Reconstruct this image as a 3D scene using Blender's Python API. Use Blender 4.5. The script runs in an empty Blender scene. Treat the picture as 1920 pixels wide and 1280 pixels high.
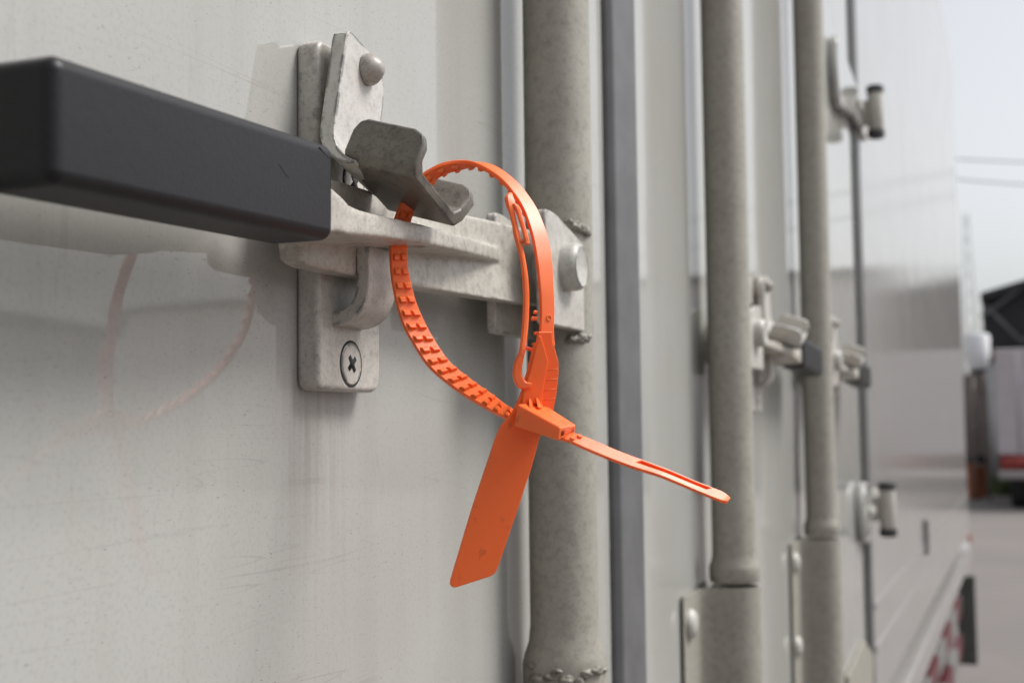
import bpy, bmesh, math, random
from mathutils import Vector, Matrix, noise
R = math.radians
random.seed(7)
sc = bpy.context.scene
COL = sc.collection

# ------------------------------------------------------------------ camera
F_PX = 2500.0
YAW, PITCH, ROLL = R(20.92), R(3.9), R(0.68)
CAM = Vector((0.0, -0.25, 1.5))                 # the truck's side is the plane y = 0, its normal is -y
fh = Vector((math.cos(YAW), math.sin(YAW), 0)); rt = Vector((math.sin(YAW), -math.cos(YAW), 0)); zz = Vector((0, 0, 1))
FWD = fh*math.cos(PITCH) + zz*math.sin(PITCH)
up0 = -fh*math.sin(PITCH) + zz*math.cos(PITCH)
RGT = rt*math.cos(ROLL) - up0*math.sin(ROLL)
UPV = up0*math.cos(ROLL) + rt*math.sin(ROLL)
cd = bpy.data.cameras.new('camera'); cam = bpy.data.objects.new('camera', cd); COL.objects.link(cam)
cam.matrix_world = Matrix(((RGT.x, UPV.x, -FWD.x, CAM.x), (RGT.y, UPV.y, -FWD.y, CAM.y), (RGT.z, UPV.z, -FWD.z, CAM.z), (0, 0, 0, 1)))
cd.sensor_width = 36; cd.lens = 36*F_PX/1920; cd.clip_start = 0.01; cd.clip_end = 2000
cd.dof.use_dof = True; cd.dof.focus_distance = 0.492; cd.dof.aperture_fstop = 14.0
sc.camera = cam

# ------------------------------------------------------------------ sky, sun, exposure
SUN_EL, SUN_AZ = R(52), R(-62)                  # azimuth measured from +x towards +y
w = bpy.data.worlds.new('World'); sc.world = w; w.use_nodes = True
wn, wl = w.node_tree.nodes, w.node_tree.links
sky = wn.new('ShaderNodeTexSky'); sky.sky_type = 'NISHITA'; sky.sun_disc = False
sky.sun_elevation = SUN_EL; sky.sun_rotation = math.pi/2 - SUN_AZ
sky.air_density = 1.0; sky.dust_density = 3.0; sky.ozone_density = 1.0
hs = wn.new('ShaderNodeHueSaturation'); hs.inputs['Saturation'].default_value = 0.22
wl.new(sky.outputs[0], hs.inputs['Color']); wl.new(hs.outputs[0], wn['Background'].inputs[0])
wn['Background'].inputs[1].default_value = 0.112
sl = bpy.data.lights.new('sun', 'SUN'); sl.energy = 2.1; sl.angle = R(22); sl.color = (1, .985, .96)
so = bpy.data.objects.new('sun', sl); COL.objects.link(so)
sd = Vector((math.cos(SUN_EL)*math.cos(SUN_AZ), math.cos(SUN_EL)*math.sin(SUN_AZ), math.sin(SUN_EL)))
so.rotation_euler = sd.to_track_quat('Z', 'Y').to_euler()
sc.view_settings.view_transform = 'Standard'; sc.view_settings.look = 'None'; sc.view_settings.gamma = 1
sc.view_settings.exposure = 0.6
sc.render.engine = 'CYCLES'; sc.cycles.use_denoising = True; sc.cycles.max_bounces = 8
try: sc.cycles.denoiser = 'OPENIMAGEDENOISE'
except Exception: pass

# ------------------------------------------------------------------ measuring helpers
def ray(u, v): return FWD + RGT*((u-960)/F_PX) + UPV*((640-v)/F_PX)
def P(u, v, n=0.0):                             # point standing n metres off the truck's side
    r = ray(u, v); return CAM + r*((-n-CAM.y)/r.y)
def D(u, v, d): return CAM + ray(u, v)*d        # point at depth d
def PX(u, v, x):                                # point on the plane X = x
    r = ray(u, v); return CAM + r*((x-CAM.x)/r.x)
def plane_hit(u, v, o, nrm):
    r = ray(u, v); return CAM + r*((o-CAM).dot(nrm)/r.dot(nrm))

# ------------------------------------------------------------------ materials
def mat(name): 
    m = bpy.data.materials.new(name); m.use_nodes = True
    nt = m.node_tree; return m, nt.nodes, nt.links, nt.nodes['Principled BSDF']
def tex(n, l, kind, scale, vec=None, **kw):
    t = n.new(kind); t.inputs['Scale'].default_value = scale
    for k, v in kw.items():
        if k in t.inputs: t.inputs[k].default_value = v
    if vec is not None: l.new(vec, t.inputs['Vector'])
    return t
def ramp(n, l, fac, stops, interp='LINEAR'):
    r = n.new('ShaderNodeValToRGB'); r.color_ramp.interpolation = interp
    e = r.color_ramp.elements
    while len(e) > 1: e.remove(e[0])
    for i, (p, c) in enumerate(stops):
        c = (c, c, c) if not hasattr(c, '__len__') else c
        x = e[0] if i == 0 else e.new(p)
        x.position = p; x.color = (*c, 1)
    l.new(fac, r.inputs[0]); return r.outputs[0]
def mix(n, l, fac, a, b, mode='MIX'):
    m = n.new('ShaderNodeMix'); m.data_type = 'RGBA'; m.blend_type = mode
    for i, v in ((0, fac), (6, a), (7, b)):
        if hasattr(v, 'is_linked'): l.new(v, m.inputs[i])
        elif i == 0: m.inputs[0].default_value = v
        else: m.inputs[i].default_value = (*v, 1)
    return m.outputs[2]
def math_(n, l, op, a, b=None):
    m = n.new('ShaderNodeMath'); m.operation = op
    for i, v in enumerate((a, b)):
        if v is None: continue
        if hasattr(v, 'is_linked'): l.new(v, m.inputs[i])
        else: m.inputs[i].default_value = v
    return m.outputs[0]
def mapping(n, l, scale=(1, 1, 1), rot=(0, 0, 0)):
    tc = n.new('ShaderNodeTexCoord'); mp = n.new('ShaderNodeMapping')
    mp.inputs['Scale'].default_value = scale; mp.inputs['Rotation'].default_value = rot
    l.new(tc.outputs['Object'], mp.inputs['Vector']); return mp.outputs[0]
def bump(n, l, b, h, strength, dist):
    bp = n.new('ShaderNodeBump'); bp.inputs['Strength'].default_value = strength; bp.inputs['Distance'].default_value = dist
    l.new(h, bp.inputs['Height']); l.new(bp.outputs[0], b.inputs['Normal']); return bp.outputs[0]

def door_paint(name, base, rough, speck=1.0):
    m, n, l, b = mat(name)
    o = mapping(n, l)
    # fine dark fibres and pits in the old enamel
    fib = tex(n, l, 'ShaderNodeTexNoise', 1.0, mapping(n, l, (330, 1, 1500), (0, R(-18), 0)), Detail=3.0, Roughness=.6)
    f1 = ramp(n, l, fib.outputs[0], [(.0, 0), (.63, 0), (.70, 1)])
    pat = tex(n, l, 'ShaderNodeTexNoise', 26, o, Detail=2.0)
    f1 = math_(n, l, 'MULTIPLY', f1, ramp(n, l, pat.outputs[0], [(.34, .35), (.6, 1)]))
    fin = tex(n, l, 'ShaderNodeTexNoise', 520, o, Detail=2.0)
    big = tex(n, l, 'ShaderNodeTexNoise', 5, o, Detail=4.0, Roughness=.6)
    str_ = tex(n, l, 'ShaderNodeTexNoise', 1.0, mapping(n, l, (42, 1, 2.0)), Detail=3.0)
    col = mix(n, l, ramp(n, l, big.outputs[0], [(.35, 0), (.7, 1)]), base, tuple(c*.9*k for c, k in zip(base, (1, .985, .95))))
    col = mix(n, l, ramp(n, l, str_.outputs[0], [(.5, 0), (.78, .35*speck)]), col, tuple(c*.72*k for c, k in zip(base, (1, .97, .9))))
    col = mix(n, l, ramp(n, l, fin.outputs[0], [(.5, 0), (.72, .34*speck)]), col, tuple(c*.72 for c in base))
    sm = n.new('ShaderNodeMath'); sm.operation = 'MULTIPLY'; sm.inputs[1].default_value = .75*speck; l.new(f1, sm.inputs[0])
    col = mix(n, l, sm.outputs[0], col, (.12, .11, .095))
    pit = n.new('ShaderNodeTexVoronoi'); pit.inputs['Scale'].default_value = 110; l.new(o, pit.inputs['Vector'])
    pf = ramp(n, l, pit.outputs['Distance'], [(.0, .6*speck), (.045, .4*speck), (.065, 0)])
    pm = tex(n, l, 'ShaderNodeTexNoise', 40, o)
    col = mix(n, l, math_(n, l, 'MULTIPLY', pf, ramp(n, l, pm.outputs[0], [(.60, 0), (.64, 1)])), col, (.10, .09, .08))
    for sc_, ro, w_, st_ in (((2.6, 1, 75), R(-12), .0022, .32), ((3.2, 1, 90), R(14), .002, .22), ((90, 1, 7), R(4), .0025, .16)):
        ln = tex(n, l, 'ShaderNodeTexNoise', 1.0, mapping(n, l, sc_, (0, ro, 0)), Detail=1.0)
        d_ = math_(n, l, 'ABSOLUTE', math_(n, l, 'SUBTRACT', ln.outputs[0], .5))
        lf = ramp(n, l, d_, [(0, 1), (w_, .6), (w_*2, 0)])
        pm_ = tex(n, l, 'ShaderNodeTexNoise', 9, mapping(n, l, (1, 1, 1), (0, ro, .3)), Detail=2.0)
        lf = math_(n, l, 'MULTIPLY', lf, ramp(n, l, pm_.outputs[0], [(.52, 0), (.62, st_*speck)]))
        col = mix(n, l, lf, col, (.16, .14, .12))
    if speck > .9:      # old drips under the keeper plate
        sx = n.new('ShaderNodeSeparateXYZ'); l.new(o, sx.inputs[0])
        xm_ = ramp(n, l, math_(n, l, 'ABSOLUTE', math_(n, l, 'SUBTRACT', sx.outputs[0], .447)), [(0, 1), (.018, .9), (.034, 0)])
        zm_ = ramp(n, l, math_(n, l, 'MULTIPLY', math_(n, l, 'SUBTRACT', 1.525, sx.outputs[2]), 6.0), [(0, 0), (.01, 1), (.25, .6), (.75, 0)])
        dn = tex(n, l, 'ShaderNodeTexNoise', 1.0, mapping(n, l, (230, 1, 9)), Detail=3.0)
        df = math_(n, l, 'MULTIPLY', math_(n, l, 'MULTIPLY', xm_, zm_), ramp(n, l, dn.outputs[0], [(.45, 0), (.7, .4)]))
        col = mix(n, l, df, col, (.22, .16, .12))
    l.new(col, b.inputs['Base Color'])
    b.inputs['IOR'].default_value = 1.52
    l.new(ramp(n, l, big.outputs[0], [(.3, rough*.85), (.7, rough*1.25)]), b.inputs['Roughness'])
    wav = tex(n, l, 'ShaderNodeTexNoise', 14, o, Detail=1.0)
    h = math_(n, l, 'ADD', math_(n, l, 'MULTIPLY', fin.outputs[0], .006*speck), math_(n, l, 'MULTIPLY', wav.outputs[0], .30))
    h = math_(n, l, 'SUBTRACT', h, math_(n, l, 'MULTIPLY', f1, .04*speck))
    bump(n, l, b, h, .5, .001)
    return m
M = {}
M['door'] = door_paint('door_paint', (.415, .41, .388), .035, 1.0)
M['doorr'] = door_paint('right_door_paint', (.415, .412, .392), .045, .4)
M['side'] = door_paint('side_paint', (.385, .373, .362), .11, .25)

def worn_paint(name, base, dirt, chip=.5, rough=.5, mott=1.0, edge=.0024, scale=1.0):
    m, n, l, b = mat(name)
    o = mapping(n, l)
    n1 = tex(n, l, 'ShaderNodeTexNoise', 34*scale, o, Detail=6.0, Roughness=.68)
    n2 = tex(n, l, 'ShaderNodeTexNoise', 210*scale, o, Detail=5.0, Roughness=.7)
    n3 = tex(n, l, 'ShaderNodeTexNoise', 900*scale, o, Detail=2.0)
    col = mix(n, l, ramp(n, l, n1.outputs[0], [(.40, 0), (.74, .6*mott)]), base, dirt)
    col = mix(n, l, ramp(n, l, n2.outputs[0], [(.48, 0), (.72, .7*mott)]), col, tuple(c*.6 for c in dirt))
    col = mix(n, l, ramp(n, l, n3.outputs[0], [(.55, 0), (.75, .5*mott)]), col, tuple(c*.35 for c in dirt))
    if chip > 0:
        bv = n.new('ShaderNodeBevel'); bv.samples = 6; bv.inputs['Radius'].default_value = edge
        g = n.new('ShaderNodeNewGeometry'); dt = n.new('ShaderNodeVectorMath'); dt.operation = 'DOT_PRODUCT'
        l.new(bv.outputs[0], dt.inputs[0]); l.new(g.outputs['Normal'], dt.inputs[1])
        e = math_(n, l, 'SUBTRACT', 1.0, dt.outputs['Value'])
        nz = tex(n, l, 'ShaderNodeTexNoise', 95*scale, o, Detail=5.0, Roughness=.65)
        e = math_(n, l, 'MULTIPLY', e, ramp(n, l, nz.outputs[0], [(.46, 0), (.58, 1)]))
        ef = ramp(n, l, e, [(.010, 0), (.022, chip)])
        col = mix(n, l, ef, col, (.045, .045, .047))
    l.new(col, b.inputs['Base Color']); b.inputs['Roughness'].default_value = rough
    h = math_(n, l, 'ADD', math_(n, l, 'MULTIPLY', n2.outputs[0], .5), math_(n, l, 'MULTIPLY', n1.outputs[0], .6))
    bump(n, l, b, h, .35, .0008)
    return m
M['latch'] = worn_paint('latch_paint', (.53, .505, .46), (.22, .185, .145), .9, .36, .65)
M['hasp'] = worn_paint('hasp_paint', (.55, .53, .49), (.26, .225, .185), 1.0, .34, .5)
M['trough'] = worn_paint('dark_trough_paint', (.17, .155, .13), (.07, .06, .048), 1.0, .45, 1.0)  # much darker base than the hasp plate's paint
M['lever'] = worn_paint('lever_paint', (.53, .50, .445), (.19, .15, .11), .0, .36, .75)
M['bar'] = worn_paint('bar_paint', (.335, .318, .272), (.235, .215, .178), .0, .5, .8)
M['weld'] = None

def simple(name, c, rough=.5, metal=0, nscale=0, var=.25, bumpd=0, spec=None):
    m, n, l, b = mat(name)
    b.inputs['Base Color'].default_value = (*c, 1); b.inputs['Roughness'].default_value = rough; b.inputs['Metallic'].default_value = metal
    if nscale:
        t = tex(n, l, 'ShaderNodeTexNoise', nscale, mapping(n, l), Detail=4.0, Roughness=.6)
        l.new(mix(n, l, ramp(n, l, t.outputs[0], [(.35, 0), (.68, 1)]), c, tuple(x*(1-var) for x in c)), b.inputs['Base Color'])
        if bumpd: bump(n, l, b, t.outputs[0], .4, bumpd)
    if spec is not None: b.inputs['Specular IOR Level'].default_value = spec
    return m
M['weld'] = simple('weld_paint', (.25, .232, .19), .5, 0, 160, .5)
M['rubber'] = simple('grey_rubber', (.125, .125, .13), .55, 0, 30, .25)
M['grip'] = simple('black_plastic', (.011, .0105, .0125), .42, 0, 900, .35, .0002, .3)
M['rivet'] = worn_paint('rivet_paint', (.36, .335, .30), (.16, .14, .115), .9, .4, .9)
M['dark'] = simple('dark_metal', (.05, .05, .052), .5, 0, 120, .4)
M['black'] = simple('black_gap', (.015, .015, .015), .8)
M['pin'] = worn_paint('pin_paint', (.50, .49, .45), (.33, .31, .27), .9, .4, .6)
M['chassis'] = simple('chassis_black', (.02, .018, .018), .6, 0, 20, .4)
M['tyre'] = simple('tyre_rubber', (.022, .022, .023), .8, 0, 60, .3)

def orange(name, c):
    m, n, l, b = mat(name)
    o = mapping(n, l)
    t = tex(n, l, 'ShaderNodeTexNoise', 180, o, Detail=4.0)
    t2 = tex(n, l, 'ShaderNodeTexNoise', 45, o, Detail=3.0)
    col = mix(n, l, ramp(n, l, t2.outputs[0], [(.55, 0), (.72, .28)]), c, (.42, .13, .06))
    col = mix(n, l, ramp(n, l, t.outputs[0], [(.64, 0), (.72, .35)]), col, (.30, .07, .03))
    l.new(col, b.inputs['Base Color']); b.inputs['Roughness'].default_value = .40
    b.inputs['Subsurface Weight'].default_value = .35; b.inputs['Subsurface Radius'].default_value = (1, .25, .06); b.inputs['Subsurface Scale'].default_value = .0022
    bump(n, l, b, t.outputs[0], .15, .0003)
    return m
M['orange'] = orange('orange_plastic', (.95, .168, .034))

# ------------------------------------------------------------------ mesh helpers
def link(name, me, m, parent=None, label=None, smooth=True):
    o = bpy.data.objects.new(name, me); COL.objects.link(o)
    if m is not None: me.materials.append(m)
    if smooth:
        for p in me.polygons: p.use_smooth = True
    if parent is not None:
        o.parent = parent
        o.matrix_parent_inverse = Matrix.Translation(parent.location).inverted() if parent.parent is None else Matrix()
    if label: o['label'] = label
    return o
class MB:
    def __init__(s): s.v = []; s.f = []
    def add(s, vs, fs):
        k = len(s.v); s.v += [Vector(x) for x in vs]; s.f += [[i+k for i in f] for f in fs]; return s
    def prism(s, pts, off):
        n = len(pts); off = Vector(off); pts = [Vector(p) for p in pts]
        vs = pts + [p+off for p in pts]
        fs = [list(range(n)), list(range(2*n-1, n-1, -1))] + [[i, i+n, (i+1) % n+n, (i+1) % n] for i in range(n)]
        return s.add(vs, fs)
    def hexa(s, a, b):                          # two quads joined
        return s.add(list(a)+list(b), [[0, 1, 2, 3], [7, 6, 5, 4]]+[[i, i+4, (i+1) % 4+4, (i+1) % 4] for i in range(4)])
    def box(s, x0, x1, y0, y1, z0, z1):
        return s.prism([(x0, y0, z0), (x1, y0, z0), (x1, y0, z1), (x0, y0, z1)], (0, y1-y0, 0))
    def lathe(s, p, ax, prof, seg=32):          # prof: (radius, distance along the axis)
        ax = Vector(ax).normalized(); q = ax.orthogonal().normalized(); r = ax.cross(q); p = Vector(p)
        vs = []; fs = []
        for rad, h in prof:
            for k in range(seg):
                a = 2*math.pi*k/seg; vs.append(p+ax*h+(q*math.cos(a)+r*math.sin(a))*rad)
        for j in range(len(prof)-1):
            for k in range(seg):
                fs.append([j*seg+k, j*seg+(k+1) % seg, (j+1)*seg+(k+1) % seg, (j+1)*seg+k])
        fs.append(list(range(seg-1, -1, -1))); fs.append([(len(prof)-1)*seg+k for k in range(seg)])
        return s.add(vs, fs)
    def cyl(s, p0, p1, r, seg=24):
        p0, p1 = Vector(p0), Vector(p1); return s.lathe(p0, p1-p0, [(r, 0), (r, (p1-p0).length)], seg)
    def tube(s, pts, r, seg=10):
        pts = [Vector(p) for p in pts]; vs = []; fs = []
        for i, p in enumerate(pts):
            t = (pts[min(i+1, len(pts)-1)]-pts[max(i-1, 0)]).normalized()
            q = t.cross(Vector((.3, 1, .2))).normalized(); b = t.cross(q)
            for k in range(seg):
                a = 2*math.pi*k/seg; vs.append(p+(q*math.cos(a)+b*math.sin(a))*r)
        for i in range(len(pts)-1):
            for k in range(seg): fs.append([i*seg+k, i*seg+(k+1) % seg, (i+1)*seg+(k+1) % seg, (i+1)*seg+k])
        fs.append(list(range(seg-1, -1, -1))); fs.append([(len(pts)-1)*seg+k for k in range(seg)])
        return s.add(vs, fs)
    def mesh(s, name, fixn=True, jitter=0, jscale=200):
        me = bpy.data.meshes.new(name)
        vs = s.v
        if jitter: vs = [v + noise.noise_vector(v*jscale)*jitter for v in vs]
        me.from_pydata(vs, [], s.f); me.update()
        if fixn:
            bm = bmesh.new(); bm.from_mesh(me); bmesh.ops.recalc_face_normals(bm, faces=bm.faces); bm.to_mesh(me); bm.free()
        return me
    def build(s, name, m, parent=None, bevel=0, seg=3, label=None, smooth=True, angle=35, crease=38, **kw):
        me = s.mesh(name, **kw)
        if bevel:
            me = baked(me, [('BEVEL', dict(width=bevel, segments=seg, limit_method='ANGLE', angle_limit=R(angle), harden_normals=True, use_clamp_overlap=True))], True)
            smooth = True
        elif smooth:
            bm = bmesh.new(); bm.from_mesh(me)
            for e in bm.edges:
                if len(e.link_faces) == 2 and e.calc_face_angle(0) > R(crease): e.smooth = False
            bm.to_mesh(me); bm.free()
        return link(name, me, m, parent, label, smooth)
def baked(me, mods, smooth=False):
    if smooth:
        for p in me.polygons: p.use_smooth = True
    t = bpy.data.objects.new('work', me); COL.objects.link(t)
    for kind, kw in mods:
        md = t.modifiers.new(kind.lower(), kind)
        for k, v in kw.items(): setattr(md, k, v)
    dg = bpy.context.evaluated_depsgraph_get(); dg.update()
    out = bpy.data.meshes.new_from_object(t.evaluated_get(dg), preserve_all_data_layers=True, depsgraph=dg)
    bpy.data.objects.remove(t); out.materials.clear(); return out
def roundpoly(pts, rad, seg=5):                 # round the corners of a closed polygon; rad: number or list
    out = []; n = len(pts)
    for i in range(n):
        r = rad[i] if hasattr(rad, '__len__') else rad
        p, a, b = Vector(pts[i]), Vector(pts[i-1]), Vector(pts[(i+1) % n])
        if r <= 0: out.append(p); continue
        da, db = (a-p), (b-p); r = min(r, da.length*.49, db.length*.49)
        q0, q1 = p+da.normalized()*r, p+db.normalized()*r
        for k in range(seg+1):
            t = k/seg; out.append(q0*(1-t)**2+p*2*t*(1-t)+q1*t*t)
    return out
def thing(name, label, cat, loc=(0, 0, 0), group=None):
    o = bpy.data.objects.new(name, None); COL.objects.link(o); o.location = loc; o.empty_display_size = .1
    o['label'] = label; o['category'] = cat
    if group: o['group'] = group
    return o
def tag(o, label, cat, group=None):
    o['label'] = label; o['category'] = cat
    if group: o['group'] = group
def catmull(pts, per):
    out = []; n = len(pts)
    for i in range(n-1):
        p0, p1, p2, p3 = pts[max(i-1, 0)], pts[i], pts[i+1], pts[min(i+2, n-1)]
        for k in range(per):
            t = k/per
            out.append(.5*((2*p1)+(p2-p0)*t+(2*p0-5*p1+4*p2-p3)*t*t+(3*p1-p0-3*p2+p3)*t**3))
    out.append(pts[-1]); return out

# ================================================================== THE TRUCK
NB = .0252                                        # lock bar axis, metres off the doors
truck = thing('cargo_truck', 'off-white cargo truck body with double side doors filling the left of the picture', 'truck', (3, 1.2, 0))
ZB, ZT = .93, 3.2                               # body floor and roof
X_GAP0 = P(1149, 640, .004).x; X_GAP1 = P(1193, 640, .002).x
X_SEAM0 = P(1608, 640, .0).x; X_SEAM1 = P(1619, 640, .0).x
X_END = P(1813, 900, 0).x
RIB = .0
def panel(name, prof, m, z0, z1, nz=1):
    """door skin: profile of (x, n) swept upwards, with a returned back"""
    pts = [Vector((x, -n, z0)) for x, n in prof] + [Vector((prof[-1][0], .05, z0)), Vector((prof[0][0], .05, z0))]
    return MB().prism(pts, (0, 0, z1-z0))
doorL = panel('cargo_door', [(-.55, 0), (X_GAP0, 0)], M['door'], ZB+.04, ZT-.1).build('cargo_door', M['door'], truck, .002, label='left cargo door with a square black lever grip and screwed keeper plate')
doorR = panel('cargo_door', [(X_GAP1, 0), (X_SEAM0, 0)], M['doorr'], ZB+.04, ZT-.1).build('cargo_door', M['doorr'], truck, .002, label='right cargo door carrying two lock bars and the hinges')
# rubber seals
MB().prism([Vector((X_GAP0+.003, -.001, ZB+.04)), Vector((X_GAP0+.007, -.006, ZB+.04)), Vector((X_GAP1-.002, -.006, ZB+.04)), Vector((X_GAP1-.0005, -.001, ZB+.04)), Vector((X_GAP1-.001, .04, ZB+.04)), Vector((X_GAP0+.003, .04, ZB+.04))], (0, 0, ZT-.14-ZB)).build('door_seal', M['rubber'], doorL, .002)
MB().prism([Vector((X_SEAM0+.001, .004, ZB)), Vector((X_SEAM0+.004, -.004, ZB)), Vector((X_SEAM1-.004, -.004, ZB)), Vector((X_SEAM1-.001, .004, ZB)), Vector((X_SEAM1-.001, .04, ZB)), Vector((X_SEAM0+.001, .04, ZB))], (0, 0, ZT-ZB)).build('door_seal', M['dark'], doorR, .0015)
# the rest of the box behind the hinges
side = MB().box(X_SEAM1, X_END, 0, 2.35, ZB+.09, ZT).build('side_panel', M['side'], truck, .012)
for (a, b) in (((1698, 1064), (1654, 1122)), ((1771, 1027), (1663, 1179))):
    p, q = P(*a), P(*b); z = (p.z+q.z)/2
    MB().box(X_SEAM1+.05, X_END-.03, -.0025, .0, z-.006, z+.006).build('moulding_strip', M['side'], side, .001)
zr = P(1760, 1162, .012).z
MB().box(X_SEAM1-.35, X_END, -.012, .05, zr-.055, zr+.012).build('bottom_rail', M['side'], truck, .004)
MB().box(-.55, X_SEAM1-.002, .055, 2.35, ZB+.05, ZT-.05).build('inner_body', M['dark'], truck)
MB().box(-.6, X_SEAM1, .0, 2.35, ZT-.098, ZT).build('roof_rail', M['side'], truck, .006)
MB().box(-.6, X_END, .06, 2.3, ZB-.12, ZB+.035).box(5.35, X_END-.11, .14, 2.2, .42, ZB-.121).box(2.2, 4.15, .14, 2.2, .42, ZB-.121).box(4.16, 5.34, .5, 1.9, .42, ZB-.121).build('chassis_and_dark_fill', M['chassis'], truck)  # floor frame, plus black boxes added below to darken the underside
MB().prism([P(u, v, .006) for u, v in ((1592, 1290), (1592, 1268), (1622, 1200), (1638, 1228), (1638, 1300), (1592, 1420))], (0, .005, 0)).build('scuff_plate', M['bar'], truck, .001)
m_ = MB()
pm = P(1735, 1005, .0)
m_.box(pm.x-.03, pm.x+.03, -.008, -.0, pm.z-.045, pm.z+.045)
m_.build('side_marker', M['rubber'], side, .004)

# ---- lock bars
def bar_axis(u_l, u_r):
    a = P((u_l+u_r)/2, 640, NB); return a.x
XB1 = bar_axis(986, 1115.5); XB2 = bar_axis(1329.7, 1404.5); XB3 = bar_axis(1505.5, 1557)
RB = .0177
Z_COL2 = D(1380, 1088, (Vector((XB2, -NB-RB, 1.4))-CAM).dot(FWD)).z
Z_COL3 = D(1540, 1002, (Vector((XB3, -NB-RB, 1.4))-CAM).dot(FWD)).z
def blob(p, r, seed, squash=(1, 1, 1)):
    mb = MB(); n = 18; vs = []
    for i in range(n+1):
        for k in range(24):
            th = math.pi*i/n; ph = 2*math.pi*k/24
            d = Vector((math.sin(th)*math.cos(ph), math.sin(th)*math.sin(ph), math.cos(th)))
            s = 1+.32*noise.noise(d*1.4+Vector((seed, 0, 0)))+.12*noise.noise(d*4+Vector((0, seed, 0)))
            vs.append(Vector(p)+Vector((d.x*squash[0], d.y*squash[1], d.z*squash[2]))*r*s)
    fs = [[i*24+k, i*24+(k+1) % 24, (i+1)*24+(k+1) % 24, (i+1)*24+k] for i in range(n) for k in range(24)]
    return mb.add(vs, fs)
def long_cyl(p, z0, z1, prof_extra=None, seg=48):
    prof = prof_extra or [(RB, 0), (RB, z1-z0)]
    return MB().lathe((p[0], p[1], z0), (0, 0, 1), prof, seg)
bars = []
for xb, zc in ((XB1, None), (XB2, Z_COL2), (XB3, Z_COL3)):
    if zc is None:
        zc = D(1065, 1262, (Vector((XB1, -NB-RB, 1.35))-CAM).dot(FWD)).z - .012
        prof = [(RB*1.22, 0), (RB*1.23, .016), (RB*1.17, .021), (RB*1.05, .027), (RB, .036), (RB, ZT-.12-zc)]
    else:
        prof = [(RB*1.10, -.001), (RB*1.15, .0005), (RB*1.16, .0105), (RB*1.13, .0125), (RB*1.04, .0165), (RB*1.0, .022), (RB, ZT-.12-zc)]
    b_ = long_cyl((xb, -NB), zc, 0, prof).build('locking_bar', M['bar'], truck)
    bars.append((b_, xb, zc))
b1 = bars[0][0]
zb0 = bars[0][2]
# battered weld round the foot of the near bar
rw_ = random.Random(8)
for k in range(9):
    a = R(150+k*14+rw_.uniform(-6, 6))
    blob((XB1+math.cos(a)*RB*1.10, -NB+math.sin(a)*RB*1.10, zb0+.012+rw_.uniform(-.003, .005)), rw_.uniform(.0026, .0046), k*3.7, (1.3, 1.3, rw_.uniform(.5, 1.0))).build('weld_bead', M['weld'], b1, crease=170)
# bar guards: folded plate hugging the lower bar, with a flange and a dome bolt
for (b_, xb, zc), nb in zip(bars, (0, 1, 2)):
    if nb == 0:
        continue
    zt = zc-.0045; zl = ZB+.06
    RG = RB*1.19
    pr = [(xb-RG-.064, .0036), (xb-RG-.012, .0038), (xb-RG-.006, .0050), (xb-RG-.002, .009), (xb-RG-.0002, .0135)]
    pr += [(xb+RG*math.cos(R(180+a)), NB-RG*math.sin(R(180+a))) for a in range(0, 181, 12)]
    pr += [(xb+RG+.0002, .0135), (xb+RG+.002, .009), (xb+RG+.006, .0050), (xb+RG+.03, .0036)]
    outer = [Vector((x, -n, zl)) for x, n in pr]; inner = []
    c = Vector((xb, 0, zl))
    for i, p in enumerate(outer):
        t = (outer[min(i+1, len(outer)-1)]-outer[max(i-1, 0)]).normalized(); inner.append(p+Vector((-t.y, t.x, 0))*.002)
    mb = MB(); n_ = len(outer); h = Vector((0, 0, zt-zl))
    vs = outer+inner+[p+h for p in outer]+[p+h for p in inner]; fs = []
    for i in range(n_-1):
        fs += [[i, i+1, 2*n_+i+1, 2*n_+i], [n_+i, 3*n_+i, 3*n_+i+1, n_+i+1], [2*n_+i, 2*n_+i+1, 3*n_+i+1, 3*n_+i], [i, n_+i, n_+i+1, i+1]]
    fs += [[0, 2*n_, 3*n_, n_], [n_-1, 2*n_-1, 4*n_-1, 3*n_-1]]
    mb.add(vs, fs)
    g = mb.build('bar_guard', M['bar'], truck)
    MB().cyl((xb, -NB, zl), (xb, -NB, zt-.006), RB*.9, 32).build('bar_stub', M['dark'], g)
    for zz_ in (zt-.022, zt-.115):
        MB().lathe((xb-RG-.048, -.0034, zz_), (0, -1, 0), [(.0115, 0), (.0115, .0015), (.0105, .0038), (.0075, .0058), (.003, .0066)], 24).build('bolt_head', M['pin'], g)
MB().cyl((XB1, -NB, ZB+.06), (XB1, -NB, zb0-.004), RB*1.1, 32).build('bar_stub', M['bar'], b1)

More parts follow.
